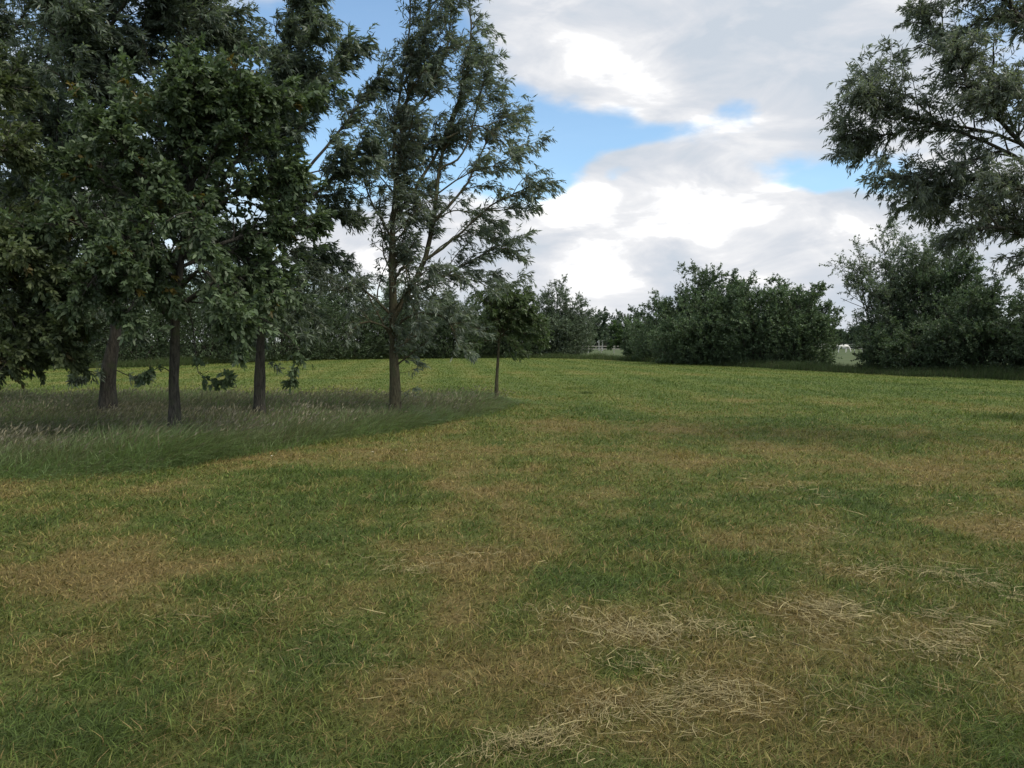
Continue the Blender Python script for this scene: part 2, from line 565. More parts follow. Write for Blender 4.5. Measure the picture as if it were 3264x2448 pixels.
def tall_grass():
    r = rng(12)
    N = 420000
    y = 8.0 + 14.2 * r.uniform(0, 1, N) ** 1.15
    x = r.uniform(-1.0, 0.06, N) * (0.74 * y + 1.0) + 0.3
    b = bed_depth(x, y)
    keep = b > r.uniform(-.5, .8, N) * (r.uniform(0, 1, N) < .7)
    x, y, b = x[keep], y[keep], b[keep]
    N = len(x)
    P = np.stack([x, y, np.zeros(N) - 0.01], 1)
    cl = fbm(x * 0.9, y * 0.9, 71, 4)
    hump = np.exp(-(((x - G(470, 1500)[0]) / 0.75) ** 2 + ((y - G(470, 1500)[1] - .5) / 0.7) ** 2))
    front = np.clip(1 - b / 1.3, 0, 1)
    H = (0.17 + 0.34 * cl + 0.26 * hump) * r.uniform(0.5, 1.35, N) * (0.30 + 0.70 * np.clip(b / 1.1, 0, 1))
    wid = 0.0075 * (y / 10) ** 0.8 * r.uniform(0.6, 1.4, N)
    sw = fbm(x * 0.6, y * 0.6, 72, 3) - 0.5
    lean = np.stack([0.55 + 1.2 * sw + r.normal(0, 0.45, N) + 0.35 * front, -0.75 * front + r.normal(0, 0.4, N) - 0.5 * sw], 1)
    g = np.array([0.165, 0.190, 0.100]); g2 = np.array([0.165, 0.225, 0.095]); dead = np.array([0.26, 0.22, 0.15])
    k = np.clip(fbm(x * 0.7, y * 0.7, 73, 3) * 1.8 - 0.4, 0, 1)[:, None]
    k = np.clip(k + 0.7 * front[:, None] + hump[:, None], 0, 1)
    col = (g * (1 - k) + g2 * k) * r.uniform(0.6, 1.45, (N, 1)) * (1 + 0.3 * front[:, None])
    dd = r.uniform(0, 1, N) < 0.10 + 0.10 * np.clip(b / 2, 0, 1)
    col[dd] = dead * r.uniform(0.5, 1.2, (dd.sum(), 1))
    V, Fc = blades(P, H, wid, lean, 2.0, 3, 0.08, r)
    n1 = len(V)
    cols = np.repeat(col, 8, 0)
    # flowering stalks with a grey purple panicle
    M = 36000
    y2 = 8.3 + 13.8 * r.uniform(0, 1, M) ** 1.05
    x2 = r.uniform(-1.0, 0.06, M) * (0.74 * y2 + 1.0) + 0.3
    b2 = bed_depth(x2, y2)
    keep = (b2 > 0.5) & (r.uniform(0, 1, M) < (0.06 + 0.94 * np.clip((b2 - .6) / 2.2, 0, 1)) * np.clip(fbm(x2 * 0.5, y2 * 0.8, 79, 3) * 2.6 - 0.55, 0.1, 1))
    x2, y2 = x2[keep], y2[keep]
    M = len(x2)
    H2 = (0.26 + 0.28 * fbm(x2 * 0.9, y2 * 0.9, 71, 4)) * r.uniform(0.75, 1.25, M)
    sw2 = fbm(x2 * 0.6, y2 * 0.6, 72, 3) - 0.5
    lean2 = np.stack([0.45 + 0.8 * sw2 + r.normal(0, 0.22, M), r.normal(0, 0.22, M) - 0.4 * sw2], 1)
    P2 = np.stack([x2, y2, np.zeros(M)], 1)
    V2, F2 = blades(P2, H2, np.full(M, 0.004) * (y2 / 10) ** 0.7, lean2, 2.0, 3, 0.5, r)
    pur = np.array([0.24, 0.225, 0.18])
    tan = np.array([0.34, 0.30, 0.20])
    kk = r.uniform(0, 1, (M, 1)) ** 1.5
    pc = (pur * (1 - kk) + tan * kk) * r.uniform(0.6, 1.25, (M, 1))
    c2 = np.repeat(np.array([[0.13, 0.13, 0.06]]) * r.uniform(0.6, 1.2, (M, 1)), 8, 0)
    tip = V2.reshape(M, 8, 3)[:, 6:].mean(1)
    bas = V2.reshape(M, 8, 3)[:, 4:6].mean(1)
    dr = norm(tip - bas)
    L = r.uniform(0.05, 0.12, M)[:, None]
    side = norm(np.cross(dr, r.normal(0, 1, (M, 3)))) * (r.uniform(0.005, 0.011, M) * (y2 / 12) ** 0.6)[:, None]
    side2 = np.cross(dr, side)
    Q = []
    for sd in (side, side2):
        Q.append(np.stack([tip - dr * L * 0.35, tip + dr * L * 0.1 - sd, tip + dr * L * 0.65, tip + dr * L * 0.1 + sd], 1).reshape(-1, 3))
    V3 = np.concatenate(Q)
    c3 = np.concatenate([np.repeat(pc, 4, 0)] * 2)
    F3 = np.arange(len(V3)).reshape(-1, 4)
    Vall = np.concatenate([V, V2, V3])
    Fall = np.concatenate([Fc, F2 + n1, F3 + n1 + len(V2)])
    tag(mesh_from('tall_grass', Vall, 4, len(Fall), M_GRASS, faces=Fall, col=np.concatenate([cols, c2, c3])), 'uncut flowering grass bent by wind under the left trees', 'grass', kind='stuff')


def verge_grass():
    r = rng(13)
    N = 110000
    a = r.uniform(EDGE_ANG[1], EDGE_ANG[-2] + 0.05, N)
    e = np.interp(a, EDGE_ANG, EDGE_DIST)
    off = r.uniform(0, 1, N) ** 1.2 * 3.2 - 0.05
    x = np.sin(a) * (e + off); y = np.cos(a) * (e + off)
    P = np.stack([x, y, np.full(N, -0.05)], 1)
    H = (0.22 + 0.65 * fbm(x * 0.35, y * 0.35, 81, 3) * np.clip(0.35 + off / 1.6, 0, 1)) * r.uniform(0.6, 1.3, N)
    wid = 0.011 * (e / 40) ** 0.8 * r.uniform(0.7, 1.5, N)
    lean = np.stack([0.3 + r.normal(0, 0.35, N), r.normal(0, 0.35, N)], 1)
    g = np.array([0.075, 0.11, 0.038])
    col = g * r.uniform(0.5, 1.4, (N, 1))
    dd = r.uniform(0, 1, N) < 0.10
    col[dd] = np.array([0.15, 0.125, 0.075]) * r.uniform(0.5, 1.1, (dd.sum(), 1))
    V, Fc = blades(P, H, wid, lean, 2.0, 2, 0.15, r)
    tag(mesh_from('verge_grass', V, 4, len(Fc), M_GRASS, faces=Fc, col=np.repeat(col, 6, 0)), 'rough long grass along the far edge of the mown field', 'grass', kind='stuff')


HAY = [(2050, 2005, 230, 55, 900), (2600, 1960, 140, 55, 620), (3010, 2050, 150, 45, 420), (3150, 1860, 120, 60, 420), (2260, 2250, 240, 80, 620), (1900, 2330, 240, 60, 380),
       (1800, 2420, 230, 40, 330), (2750, 1810, 170, 30, 220), (2150, 2160, 140, 60, 220), (1450, 1800, 220, 40, 260), (900, 1960, 300, 60, 120), (2500, 1560, 80, 40, 160), (2640, 1690, 90, 30, 130),
       (3120, 1650, 130, 70, 200), (2900, 2200, 300, 100, 120), (1100, 2150, 300, 80, 100), (2200, 2010, 500, 150, 260), (2800, 1950, 400, 120, 200), (500, 2000, 400, 150, 60), (3080, 1960, 100, 60, 160)]


def hay():
    r = rng(14)
    Vs, Cs = [], []
    for px, py, rx, ry, n in HAY:
        g = G(px, py)
        n = int(n * 0.78)
        sx = rx * g[1] / F * 0.62
        sy = ry * g[1] ** 2 / (F * CAMH) * 0.62
        x = g[0] + r.normal(0, sx, n); y = g[1] + r.normal(0, sy, n)
        x += 0.16 * np.sin(y * 9 + px); y += 0.12 * np.sin(x * 7 + py)
        P = np.stack([x, y, height(x, y) + r.uniform(0.012, 0.045, n)], 1)
        main = r.uniform(0, math.pi)
        th = main + r.normal(0, 0.75, n)
        L = 0.03 + 0.17 * r.uniform(0, 1, n) ** 2
        w = r.uniform(0.0007, 0.0015, n) * (g[1] / 3.5) ** 0.7
        di = np.stack([np.cos(th), np.sin(th), r.normal(0, 0.13, n)], 1)
        sd = np.stack([-np.sin(th), np.cos(th), r.normal(0, 0.5, n)], 1) * w[:, None]
        bow = np.stack([-np.sin(th), np.cos(th), np.full(n, 0.25)], 1) * (L * r.normal(0, 0.18, n))[:, None]
        a = P - di * (L / 2)[:, None]; b = P + bow; c = P + di * (L / 2)[:, None]
        V = np.stack([a - sd, a + sd, b + sd, b - sd, b - sd, b + sd, c + sd * .6, c - sd * .6], 1)
        c0 = np.array([0.44, 0.375, 0.185]); c1 = np.array([0.25, 0.20, 0.095])
        k = r.uniform(0, 1, (n, 1))
        col = (c0 * k + c1 * (1 - k)) * r.uniform(0.55, 1.15, (n, 1))
        Vs.append(V.reshape(-1, 3)); Cs.append(np.repeat(col, 8, 0))
    V = np.concatenate(Vs)
    tag(mesh_from('hay_clippings', V, 4, len(V) // 4, M_HAY, col=np.concatenate(Cs)), 'loose pale hay left lying on the mown grass', 'hay', kind='stuff')


mown_grass()
tufts()
tall_grass()
verge_grass()
hay()


# ------------------------------------------------------------------ trees
def resample(pts, n):
    pts = np.asarray(pts, dtype=float)
    # Catmull-Rom through the points
    P = np.concatenate([[2 * pts[0] - pts[1]], pts, [2 * pts[-1] - pts[-2]]])
    m = len(pts) - 1
    t = np.linspace(0, m, n)
    i = np.minimum(t.astype(int), m - 1)
    f = (t - i)[:, None]
    a, b, c, d = P[i], P[i + 1], P[i + 2], P[i + 3]
    return 0.5 * (2 * b + (c - a) * f + (2 * a - 5 * b + 4 * c - d) * f ** 2 + (3 * b - a - 3 * c + d) * f ** 3)


def sample_on(P, R, idx, t):
    n = P.shape[1]
    q = t * (n - 1)
    i = np.minimum(q.astype(int), n - 2)
    f = (q - i)
    p = P[idx, i] * (1 - f)[:, None] + P[idx, i + 1] * f[:, None]
    T = norm(P[idx, i + 1] - P[idx, i])
    rad = R[idx, i] * (1 - f) + R[idx, i + 1] * f
    return p, T, rad


def grow(par, n, lmin, lmax, r, t0=0.25, t1=1.0, ang=(0.6, 1.1), up=0.0, wind=(0, 0, 0), bend=(0, 0, 0), npts=5, rad=0.02, taper=0.4, jit=0.25):
    P, R = par
    seg = np.linalg.norm(np.diff(P, axis=1), axis=2).sum(1)
    idx = r.choice(len(P), n, p=seg / seg.sum())
    t = r.uniform(0, 1, n) ** 0.8 * (t1 - t0) + t0
    p, T, pr = sample_on(P, R, idx, t)
    q = r.normal(0, 1, (n, 3))
    q = norm(q - (q * T).sum(1, keepdims=True) * T)
    a = r.uniform(ang[0], ang[1], n)[:, None]
    d0 = norm(np.cos(a) * T + np.sin(a) * q + np.array([0, 0, up]) + np.asarray(wind))
    L = r.uniform(lmin, lmax, n) * (1 - taper * t)
    out = np.empty((n, npts, 3))
    out[:, 0] = p
    step = (L / (npts - 1))[:, None]
    d = d0
    for k in range(1, npts):
        d = norm(d + np.asarray(bend) / (npts - 1) + r.normal(0, jit / (npts - 1) ** 0.5, (n, 3)))
        out[:, k] = out[:, k - 1] + d * step
    r0 = np.minimum(pr * 0.65, rad)
    RR = r0[:, None] * np.linspace(1, 0.25, npts)[None, :]
    return out, RR


def tubes(P, R, sides):
    B, n, _ = P.shape
    T = np.empty_like(P)
    T[:, 1:-1] = P[:, 2:] - P[:, :-2]
    T[:, 0] = P[:, 1] - P[:, 0]
    T[:, -1] = P[:, -1] - P[:, -2]
    T = norm(T)
    ref = np.where(np.abs(T[:, :1, 2:3]) > 0.8, np.array([[[1.0, 0.03, 0]]]), np.array([[[0.03, 0, 1.0]]]))
    ref = np.broadcast_to(ref, P.shape)
    A = norm(np.cross(T, ref))
    Bv = np.cross(T, A)
    th = np.linspace(0, 2 * np.pi, sides, endpoint=False)
    V = P[:, :, None] + (A[:, :, None] * np.cos(th)[None, None, :, None] + Bv[:, :, None] * np.sin(th)[None, None, :, None]) * R[:, :, None, None]
    b, k, s = np.meshgrid(np.arange(B), np.arange(n - 1), np.arange(sides), indexing='ij')
    s2 = (s + 1) % sides
    o = b * n * sides
    Fc = np.stack([o + k * sides + s, o + k * sides + s2, o + (k + 1) * sides + s2, o + (k + 1) * sides + s], -1).reshape(-1, 4)
    return V.reshape(-1, 3), Fc


def leaves(par, n, r, length, width, t0=0.15, ang=(0.5, 1.2), droop=0.3, wind=(0, 0, 0), cols=None, hexa=False, twigvar=0.25, odd=None, oddp=0.0, flat=0.0):
    """n leaves spread along the given twigs; returns verts, k, cols"""
    P, R = par
    idx = r.integers(0, len(P), n)
    t = r.uniform(t0, 1, n)
    p, T, _ = sample_on(P, R, idx, t)
    q = r.normal(0, 1, (n, 3))
    q = norm(q - (q * T).sum(1, keepdims=True) * T)
    a = r.uniform(ang[0], ang[1], n)[:, None]
    D = norm(np.cos(a) * T + np.sin(a) * q + np.array([0, 0, -droop]) + np.asarray(wind))
    nr = r.normal(0, 1, (n, 3)) + np.array([0, 0, flat])
    S = norm(np.cross(D, nr))
    N = np.cross(S, D)
    L = (length * r.uniform(0.65, 1.25, n))[:, None]
    Wd = (width * r.uniform(0.7, 1.25, n))[:, None] * 0.5
    fold = N * Wd * r.uniform(-0.1, 0.8, n)[:, None]
    curl = N * L * r.normal(0, 0.10, n)[:, None]
    if hexa:
        V = np.stack([p, p + D * L * .35 + S * Wd * .9 + fold, p + D * L * .72 + S * Wd * .75 + fold * .8 + curl * .5, p + D * L + curl,
                      p + D * L * .72 - S * Wd * .75 + fold * .8 + curl * .5, p + D * L * .35 - S * Wd * .9 + fold], 1)
        k = 6
    else:
        V = np.stack([p, p + D * L * .45 + S * Wd + fold, p + D * L + curl, p + D * L * .45 - S * Wd + fold], 1)
        k = 4
    c0, c1 = np.asarray(cols[0]), np.asarray(cols[1])
    tv = r.uniform(0, 1, len(P))[idx]
    m = np.clip(r.uniform(0, 1, n) * (1 - twigvar) + tv * twigvar, 0, 1)[:, None]
    C = (c0 * (1 - m) + c1 * m) * (1 + twigvar * 1.2 * (tv - 0.5))[:, None]
    if odd is not None:
        sel = (r.uniform(0, 1, len(P)) < oddp)[idx]
        C[sel] = np.asarray(odd) * r.uniform(0.6, 1.2, (sel.sum(), 1))
    return V.reshape(-1, 3), k, np.repeat(C, k, 0)


def finish(root, loc, wood, leafsets, bark, leafmat, crown_name='crown'):
    Vs, Fs, o = [], [], 0
    for P, R, s in wood:
        V, Fc = tubes(P, R, s)
        Vs.append(V); Fs.append(Fc + o); o += len(V)
    Fc = np.concatenate(Fs)
    mesh_from('trunk', np.concatenate(Vs), 4, len(Fc), bark, root, faces=Fc, smooth=True, loc=loc)
    ks = leafsets[0][1]
    V = np.concatenate([q[0] for q in leafsets]); C = np.concatenate([q[2] for q in leafsets])
    mesh_from(crown_name, V, ks, len(V) // ks, leafmat, root, col=C, loc=loc)


def stem_px(pts, d, r0, r1, n=14, dd=0.0, seed=0, base=False):
    """a limb given by bearings at distance d, drifting by dd metres in depth towards its tip"""
    m = len(pts)
    q = np.array([W(px, py, d + dd * (k / max(m - 1, 1)) ** 1.0) for k, (px, py) in enumerate(pts)])
    if base:
        q[0, 2] = -0.15
    P = resample(q, n)
    r = rng(seed + 900)
    P[1:-1] += r.normal(0, 0.003 if base else 0.012, (n - 2, 3)) * np.linalg.norm(q[-1] - q[0]) / 4
    s = np.linspace(0, 1, n)
    R = r1 + (r0 - r1) * ((1 - s) ** 1.7 if base else (1 - s))
    if base:
        R = R * (1 + 0.6 * np.exp(-s * 22)) * (1 + r.normal(0, .05, n))
    return P, R


def stack(stems):
    return np.stack([a for a, _ in stems]), np.stack([b for _, b in stems])


def tree_px(name, d, trunk, r0, limbs, label, cat='tree', group=None, seed=1, bark=None, mat=None, l1=(120, .7, 1.6), l2=(1500, .3, .8), nleaf=50000, leaf=(.12, .024), cols=None, wind=(0, 0, 0), up1=.25, bend1=(0, 0, 0),
            bend2=(0, 0, -.6), droop=.5, hexa=False, odd=None, oddp=0, t1min=.3, extra=None, trunk_l1=.35, rtip=.02, flat=0.0, twigvar=.3, l1t=(70, .5, 1.2), inner=.25, tw0=.15):
    r = rng(seed)
    trk = stem_px(trunk, d, r0, rtip, 18, 0.0, seed, base=True)
    loc = (trk[0][0, 0], trk[0][0, 1], 0.0)
    root = thing(name, loc, label, cat, group)
    ls = []
    for k, lb in enumerate(limbs):
        pts, rr = lb[0], lb[1]
        dd = lb[2] if len(lb) > 2 else r.uniform(-1.3, 1.3)
        ls.append(stem_px(pts, d, rr, rr * 0.25, 14, dd, seed + k))
    par = stack(ls)
    # the upper part of the trunk bears branches too
    n = trk[0].shape[0]
    s = int(n * trunk_l1)
    top = resample(trk[0][s:], 14), np.interp(np.linspace(0, 1, 14), np.linspace(0, 1, n - s), trk[1][s:])
    par1 = (np.concatenate([par[0], top[0][None]]), np.concatenate([par[1], top[1][None]]))
    A1 = grow(par1, l1[0], l1[1], l1[2], r, t1min, 1.0, (0.5, 1.15), up1, wind, bend1, 6, rad=min(r0 * 0.2, .022), taper=0.45)
    A1t = grow((top[0][None], top[1][None]), l1t[0], l1t[1], l1t[2], r, 0.0, 1.0, (0.7, 1.3), up1, wind, bend1, 6, rad=min(r0 * 0.2, .022), taper=0.45)
    A1 = (np.concatenate([A1[0], A1t[0]]), np.concatenate([A1[1], A1t[1]]))
    A1b = grow(par1, int(l2[0] * inner), l2[1], l2[2], r, 0.35, 1.0, (0.4, 1.1), up1, wind, bend2, 5, rad=0.010, taper=0.2)
    A2 = grow(A1, int(l2[0] * (1 - inner)), l2[1], l2[2], r, tw0, 1.0, (0.4, 1.1), 0.05, wind, bend2, 5, rad=0.010, taper=0.3)
    tw = (np.concatenate([A1b[0], A2[0]]), np.concatenate([A1b[1], A2[1]]))
    wood = [(trk[0][None], trk[1][None], 14), (par[0], par[1], 8), (A1[0], A1[1], 5), (tw[0], tw[1], 3)]
    lf = [leaves(tw, nleaf, r, leaf[0], leaf[1], 0.1, (0.35, 1.15), droop, wind, cols, hexa, twigvar, odd, oddp, flat)]
    if extra is not None:
        for pts, rr, dd, nt, nl in extra:
            e = stem_px(pts, d, rr, rr * .3, 10, dd, seed + 77)
            ee = (e[0][None], e[1][None])
            tw2 = grow(ee, nt, .10, .30, r, 0.35, 1.0, (0.4, 1.2), 0.0, wind, (0, 0, -.5), 4, rad=0.006)
            wood.append((ee[0], ee[1], 5)); wood.append((tw2[0], tw2[1], 3))
            lf.append(leaves(tw2, nl, r, leaf[0], leaf[1], 0.0, (0.5, 1.3), droop, wind, cols, hexa, 0.3, None, 0, flat))
    finish(root, loc, wood, lf, bark or M_BARK_D, mat or M_LEAF)
    return root


WIND = (0.30, 0.0, 0.0)
WIL = ((0.1, 0.13, 0.1), (0.205, 0.24, 0.19))
WIL2 = ((0.08, 0.11, 0.078), (0.165, 0.2, 0.15))
BRD = ((0.058, 0.09, 0.045), (0.122, 0.165, 0.086))

# willow in the middle (tallest against the sky)
tree_px('willow_tree', 15.7, [(1258, 1345), (1260, 1240), (1255, 1140), (1252, 1000), (1250, 850), (1251, 746), (1262, 600), (1270, 520), (1288, 384), (1311, 262), (1351, 136), (1375, -60), (1390, -230)], .115, [
    ([(1255, 1010), (1300, 930), (1347, 836), (1379, 709), (1401, 542), (1425, 440), (1470, 300), (1490, 150)], .065, .4),
    ([(1347, 836), (1450, 760), (1550, 665), (1640, 615), (1690, 595)], .03, -.5),
    ([(1379, 709), (1480, 600), (1550, 450), (1610, 360)], .03, .6),
    ([(1252, 770), (1225, 714), (1175, 624), (1145, 520)], .03, -.6),
    ([(1253, 700), (1330, 600), (1420, 420), (1490, 240), (1500, 60), (1490, -90)], .04, .9),
    ([(1255, 980), (1350, 920), (1470, 850), (1580, 790), (1640, 810)], .035, .2),
    ([(1254, 1010), (1180, 940), (1120, 910), (1080, 940)], .03, -.3),
    ([(1257, 1040), (1330, 1000), (1410, 1010), (1450, 1060)], .03, -.8),
    ([(1257, 1060), (1200, 1030), (1150, 1030), (1110, 1070)], .025, -.6),
    ([(1265, 580), (1252, 520), (1268, 348), (1302, 113), (1305, -120)], .04, -.2),
    ([(1290, 380), (1360, 300), (1420, 160), (1440, 0), (1430, -160)], .03, -.7),
    ([(1401, 542), (1480, 480), (1530, 300), (1550, 200)], .025, -.4),
    ([(1253, 900), (1290, 850), (1310, 960), (1340, 1050)], .02, -1.0),
    ([(1425, 440), (1520, 400), (1600, 450), (1640, 500)], .02, .3),
    ([(1347, 836), (1430, 770), (1520, 740), (1600, 770)], .018, .7), ([(1392, 620), (1480, 560), (1570, 530), (1630, 540)], .018, -.7), ([(1300, 930), (1400, 880), (1500, 890), (1580, 930)], .018, -.3), ([(1379, 709), (1450, 670), (1530, 690), (1590, 720)], .016, .1),
], 'tall slender willow with airy windblown crown and olive trunk in tall grass', seed=3, bark=M_BARK_O, mat=M_WILLOW, cols=WIL,
    l1=(230, .45, 1.35), l2=(3800, .16, .46), nleaf=53000, leaf=(.122, .024), wind=WIND, t1min=.15, twigvar=.35, trunk_l1=.15, l1t=(85, .55, 1.5), inner=.2, tw0=.2, up1=.5, bend1=(.3, 0, 0),
    extra=[([(1262, 1150), (1295, 1135), (1325, 1150), (1345, 1160)], .008, .1, 14, 90), ([(1262, 1190), (1300, 1185), (1320, 1175)], .006, -.2, 7, 30), ([(1265, 1300), (1295, 1260), (1318, 1235)], .006, -.3, 8, 40)])

# willow on the second trunk, behind the big leaved tree
tree_px('willow_tree', 14.6, [(828, 1350), (828, 1230), (830, 1150), (838, 1000), (858, 800), (868, 690), (870, 560), (885, 400), (890, 300), (905, 150), (928, 50), (935, 0)], .105, [
    ([(870, 570), (940, 440), (1000, 330), (1060, 220), (1095, 165)], .035, .4),
    ([(868, 650), (980, 540), (1080, 420), (1150, 320), (1180, 290)], .035, .9),
    ([(865, 710), (1000, 620), (1100, 520), (1160, 450)], .035, -.3),
    ([(855, 780), (960, 720), (1070, 690), (1130, 710)], .03, .5),
    ([(885, 420), (930, 280), (975, 160), (990, 110)], .025, -.4),
    ([(868, 660), (800, 560), (775, 480), (770, 420)], .03, .5),
    ([(850, 850), (950, 820), (1040, 850)], .03, 1.0),
    ([(842, 960), (760, 930), (690, 950)], .03, .8),
    ([(842, 960), (930, 950), (990, 1000), (1010, 1050)], .03, .6),
    ([(838, 1010), (900, 1000), (950, 1060)], .02, -.5),
    ([(838, 1030), (780, 1010), (730, 1060)], .02, .5),
    ([(870, 560), (850, 450), (860, 300), (880, 180)], .025, -.3),
    ([(905, 160), (950, 120), (985, 100)], .015, .2),
], 'willow with thin upright top behind the big-leaved tree, brown trunk in tall grass', seed=5, bark=M_BARK_D, mat=M_WILLOW, cols=WIL2,
    l1=(190, .4, 1.0), l2=(3200, .16, .45), nleaf=52000, leaf=(.128, .027), wind=WIND, t1min=.15, twigvar=.35, trunk_l1=.18, l1t=(70, .5, 1.25), inner=.2, tw0=.2, up1=.5, bend1=(.3, 0, 0),
    extra=[([(835, 1150), (865, 1155), (885, 1175)], .008, -.2, 10, 60)])

# big leaved tree nearest on the left
tree_px('broadleaf_tree', 12.0, [(556, 1425), (556, 1300), (556, 1160), (560, 1000), (575, 850), (590, 700), (600, 560), (612, 440), (635, 330), (645, 270)], .100, [
    ([(556, 1030), (480, 950), (380, 905), (250, 880), (150, 930)], .05, -.4),
    ([(565, 980), (690, 900), (800, 880), (880, 920)], .045, -.3),
    ([(580, 780), (700, 650), (830, 580), (930, 560)], .04, .4),
    ([(588, 720), (720, 560), (800, 420), (830, 330)], .04, .0),
    ([(823, 390), (860, 325), (905, 312), (990, 300)], .015, .3),
    ([(600, 550), (520, 440), (470, 370), (440, 310)], .04, .5),
    ([(585, 790), (450, 650), (300, 560), (180, 500)], .04, .4),
    ([(575, 860), (400, 760), (220, 720), (60, 760)], .04, -.8),
    ([(600, 600), (690, 470), (750, 350), (770, 270)], .035, -.5),
    ([(585, 820), (760, 760), (900, 740), (1020, 720)], .04, .5),
    ([(580, 900), (500, 860), (440, 940), (400, 1010)], .03, -.9),
    ([(575, 920), (650, 860), (720, 960), (760, 1030)], .03, -1.0),
    ([(590, 700), (480, 600), (380, 470), (330, 390)], .035, -.4),
    ([(590, 760), (640, 640), (620, 700), (650, 800)], .03, -1.3),
    ([(570, 900), (460, 830), (330, 860), (230, 990)], .03, -1.0),
    ([(580, 850), (720, 800), (830, 860), (870, 980)], .03, .8),
    ([(590, 720), (500, 700), (420, 800), (350, 820)], .03, -1.3),
    ([(610, 440), (560, 370), (540, 300)], .03, -.3),
], 'big-leaved dark green tree with yellowing sprigs and low hanging branches', seed=7, bark=M_BARK_D, cols=BRD,
    l1=(280, .35, .9), l2=(3200, .15, .45), nleaf=52000, leaf=(.105, .047), hexa=True, wind=(.12, 0, 0), bend2=(0, 0, -.3), droop=.35, odd=(.15, .115, .03), oddp=.025, t1min=.2, twigvar=.4, flat=.8,
    extra=[([(575, 920), (612, 1020), (622, 1130), (640, 1200), (700, 1215), (735, 1195)], .010, -.8, 26, 190),
           ([(580, 960), (760, 980), (905, 1060), (960, 1130), (940, 1190), (925, 1215)], .012, .2, 26, 190),
           ([(552, 1190), (515, 1170), (480, 1185), (450, 1195)], .010, -.5, 14, 80)])

# thick dark leaning trunk at the far left
tree_px('leaning_tree', 15.4, [(345, 1340), (345, 1240), (352, 1150), (368, 1060), (372, 950), (360, 800), (335, 600), (320, 350), (330, 100), (340, -150), (350, -330)], .172, [
    ([(370, 980), (280, 880), (180, 800), (80, 760)], .06, .5),
    ([(370, 940), (480, 850), (600, 800), (700, 790)], .06, 1.0),
    ([(350, 720), (220, 560), (120, 400), (60, 250)], .06, .2),
    ([(350, 740), (470, 580), (580, 400), (680, 250)], .06, .7),
    ([(335, 600), (440, 400), (560, 200), (660, 60)], .06, .0),
    ([(325, 420), (420, 200), (500, 0), (540, -150)], .05, .5),
    ([(320, 350), (220, 180), (140, 20), (90, -150)], .05, .3),
    ([(330, 120), (430, -40), (540, -160)], .04, -.6),
    ([(330, 120), (240, -40), (190, -180)], .04, .6),
    ([(470, 580), (600, 480), (690, 350), (720, 280)], .035, .2),
    ([(560, 200), (640, 150), (690, 110), (715, 140)], .03, .2),
    ([(335, 600), (260, 380), (230, 200), (240, 60)], .04, -.9),
    ([(368, 860), (240, 720), (120, 640), (20, 600)], .05, 1.0),
    ([(330, 250), (440, 120), (560, 20), (640, -60)], .04, .8),
    ([(345, 700), (420, 620), (520, 620), (640, 640)], .04, 1.2),
], 'large willow with thick dark leaning trunk and dense crown filling the top left', seed=9, bark=M_BARK_D, mat=M_WILLOW, cols=WIL2,
    l1=(520, .6, 1.6), l2=(6500, .25, .65), nleaf=150000, leaf=(.128, .031), wind=WIND, t1min=.2, trunk_l1=.3,
    extra=[([(365, 1195), (330, 1185), (285, 1195), (225, 1205)], .012, -.4, 40, 330), ([(372, 1180), (405, 1195), (440, 1205), (470, 1195)], .012, -.4, 36, 300),
           ([(362, 1110), (330, 1080), (290, 1060), (250, 1075)], .012, -.6, 40, 330), ([(368, 1080), (410, 1060), (450, 1075)], .012, -.6, 30, 260)])

# low brownish foliage reaching in from the left
tree_px('broadleaf_tree', 11.6, [(-330, 1430), (-330, 1250), (-325, 1050), (-310, 800), (-290, 550), (-280, 300)], .13, [
    ([(-325, 1080), (-200, 960), (-60, 900), (80, 900), (150, 950)], .05, .3),
    ([(-325, 1040), (-180, 1000), (0, 1000), (120, 1060), (190, 1100)], .05, -.3),
    ([(-328, 1120), (-200, 1060), (-60, 1070), (60, 1120), (110, 1160)], .045, .2),
    ([(-320, 900), (-180, 760), (-50, 680), (80, 690)], .05, .5),
    ([(-310, 780), (-180, 600), (-60, 500), (60, 470)], .05, .4),
    ([(-300, 600), (-180, 400), (-70, 300), (30, 270)], .05, .6),
    ([(-290, 450), (-200, 200), (-120, 80)], .04, .3),
    ([(-320, 860), (-450, 700), (-560, 600)], .04, .3),
    ([(-310, 800), (-420, 500), (-500, 300)], .04, .6),
    ([(-320, 1000), (-420, 920), (-520, 950)], .04, -.5),
    ([(-320, 980), (-160, 880), (-20, 820), (90, 830)], .04, -.6),
    ([(-325, 1090), (-160, 1100), (-40, 1130), (30, 1170)], .03, -.4),
], 'bushy tree at the left photo edge with low olive brown boughs', seed=11, bark=M_BARK_D, cols=((0.060, 0.084, 0.038), (0.125, 0.150, 0.070)),
    l1=(230, .4, 1.05), l2=(2300, .15, .45), nleaf=42000, leaf=(.105, .045), hexa=True, wind=(.12, 0, 0), bend2=(0, 0, -.3), droop=.35, odd=(.12, .10, .04), oddp=.015, t1min=.2, twigvar=.4, flat=.8)

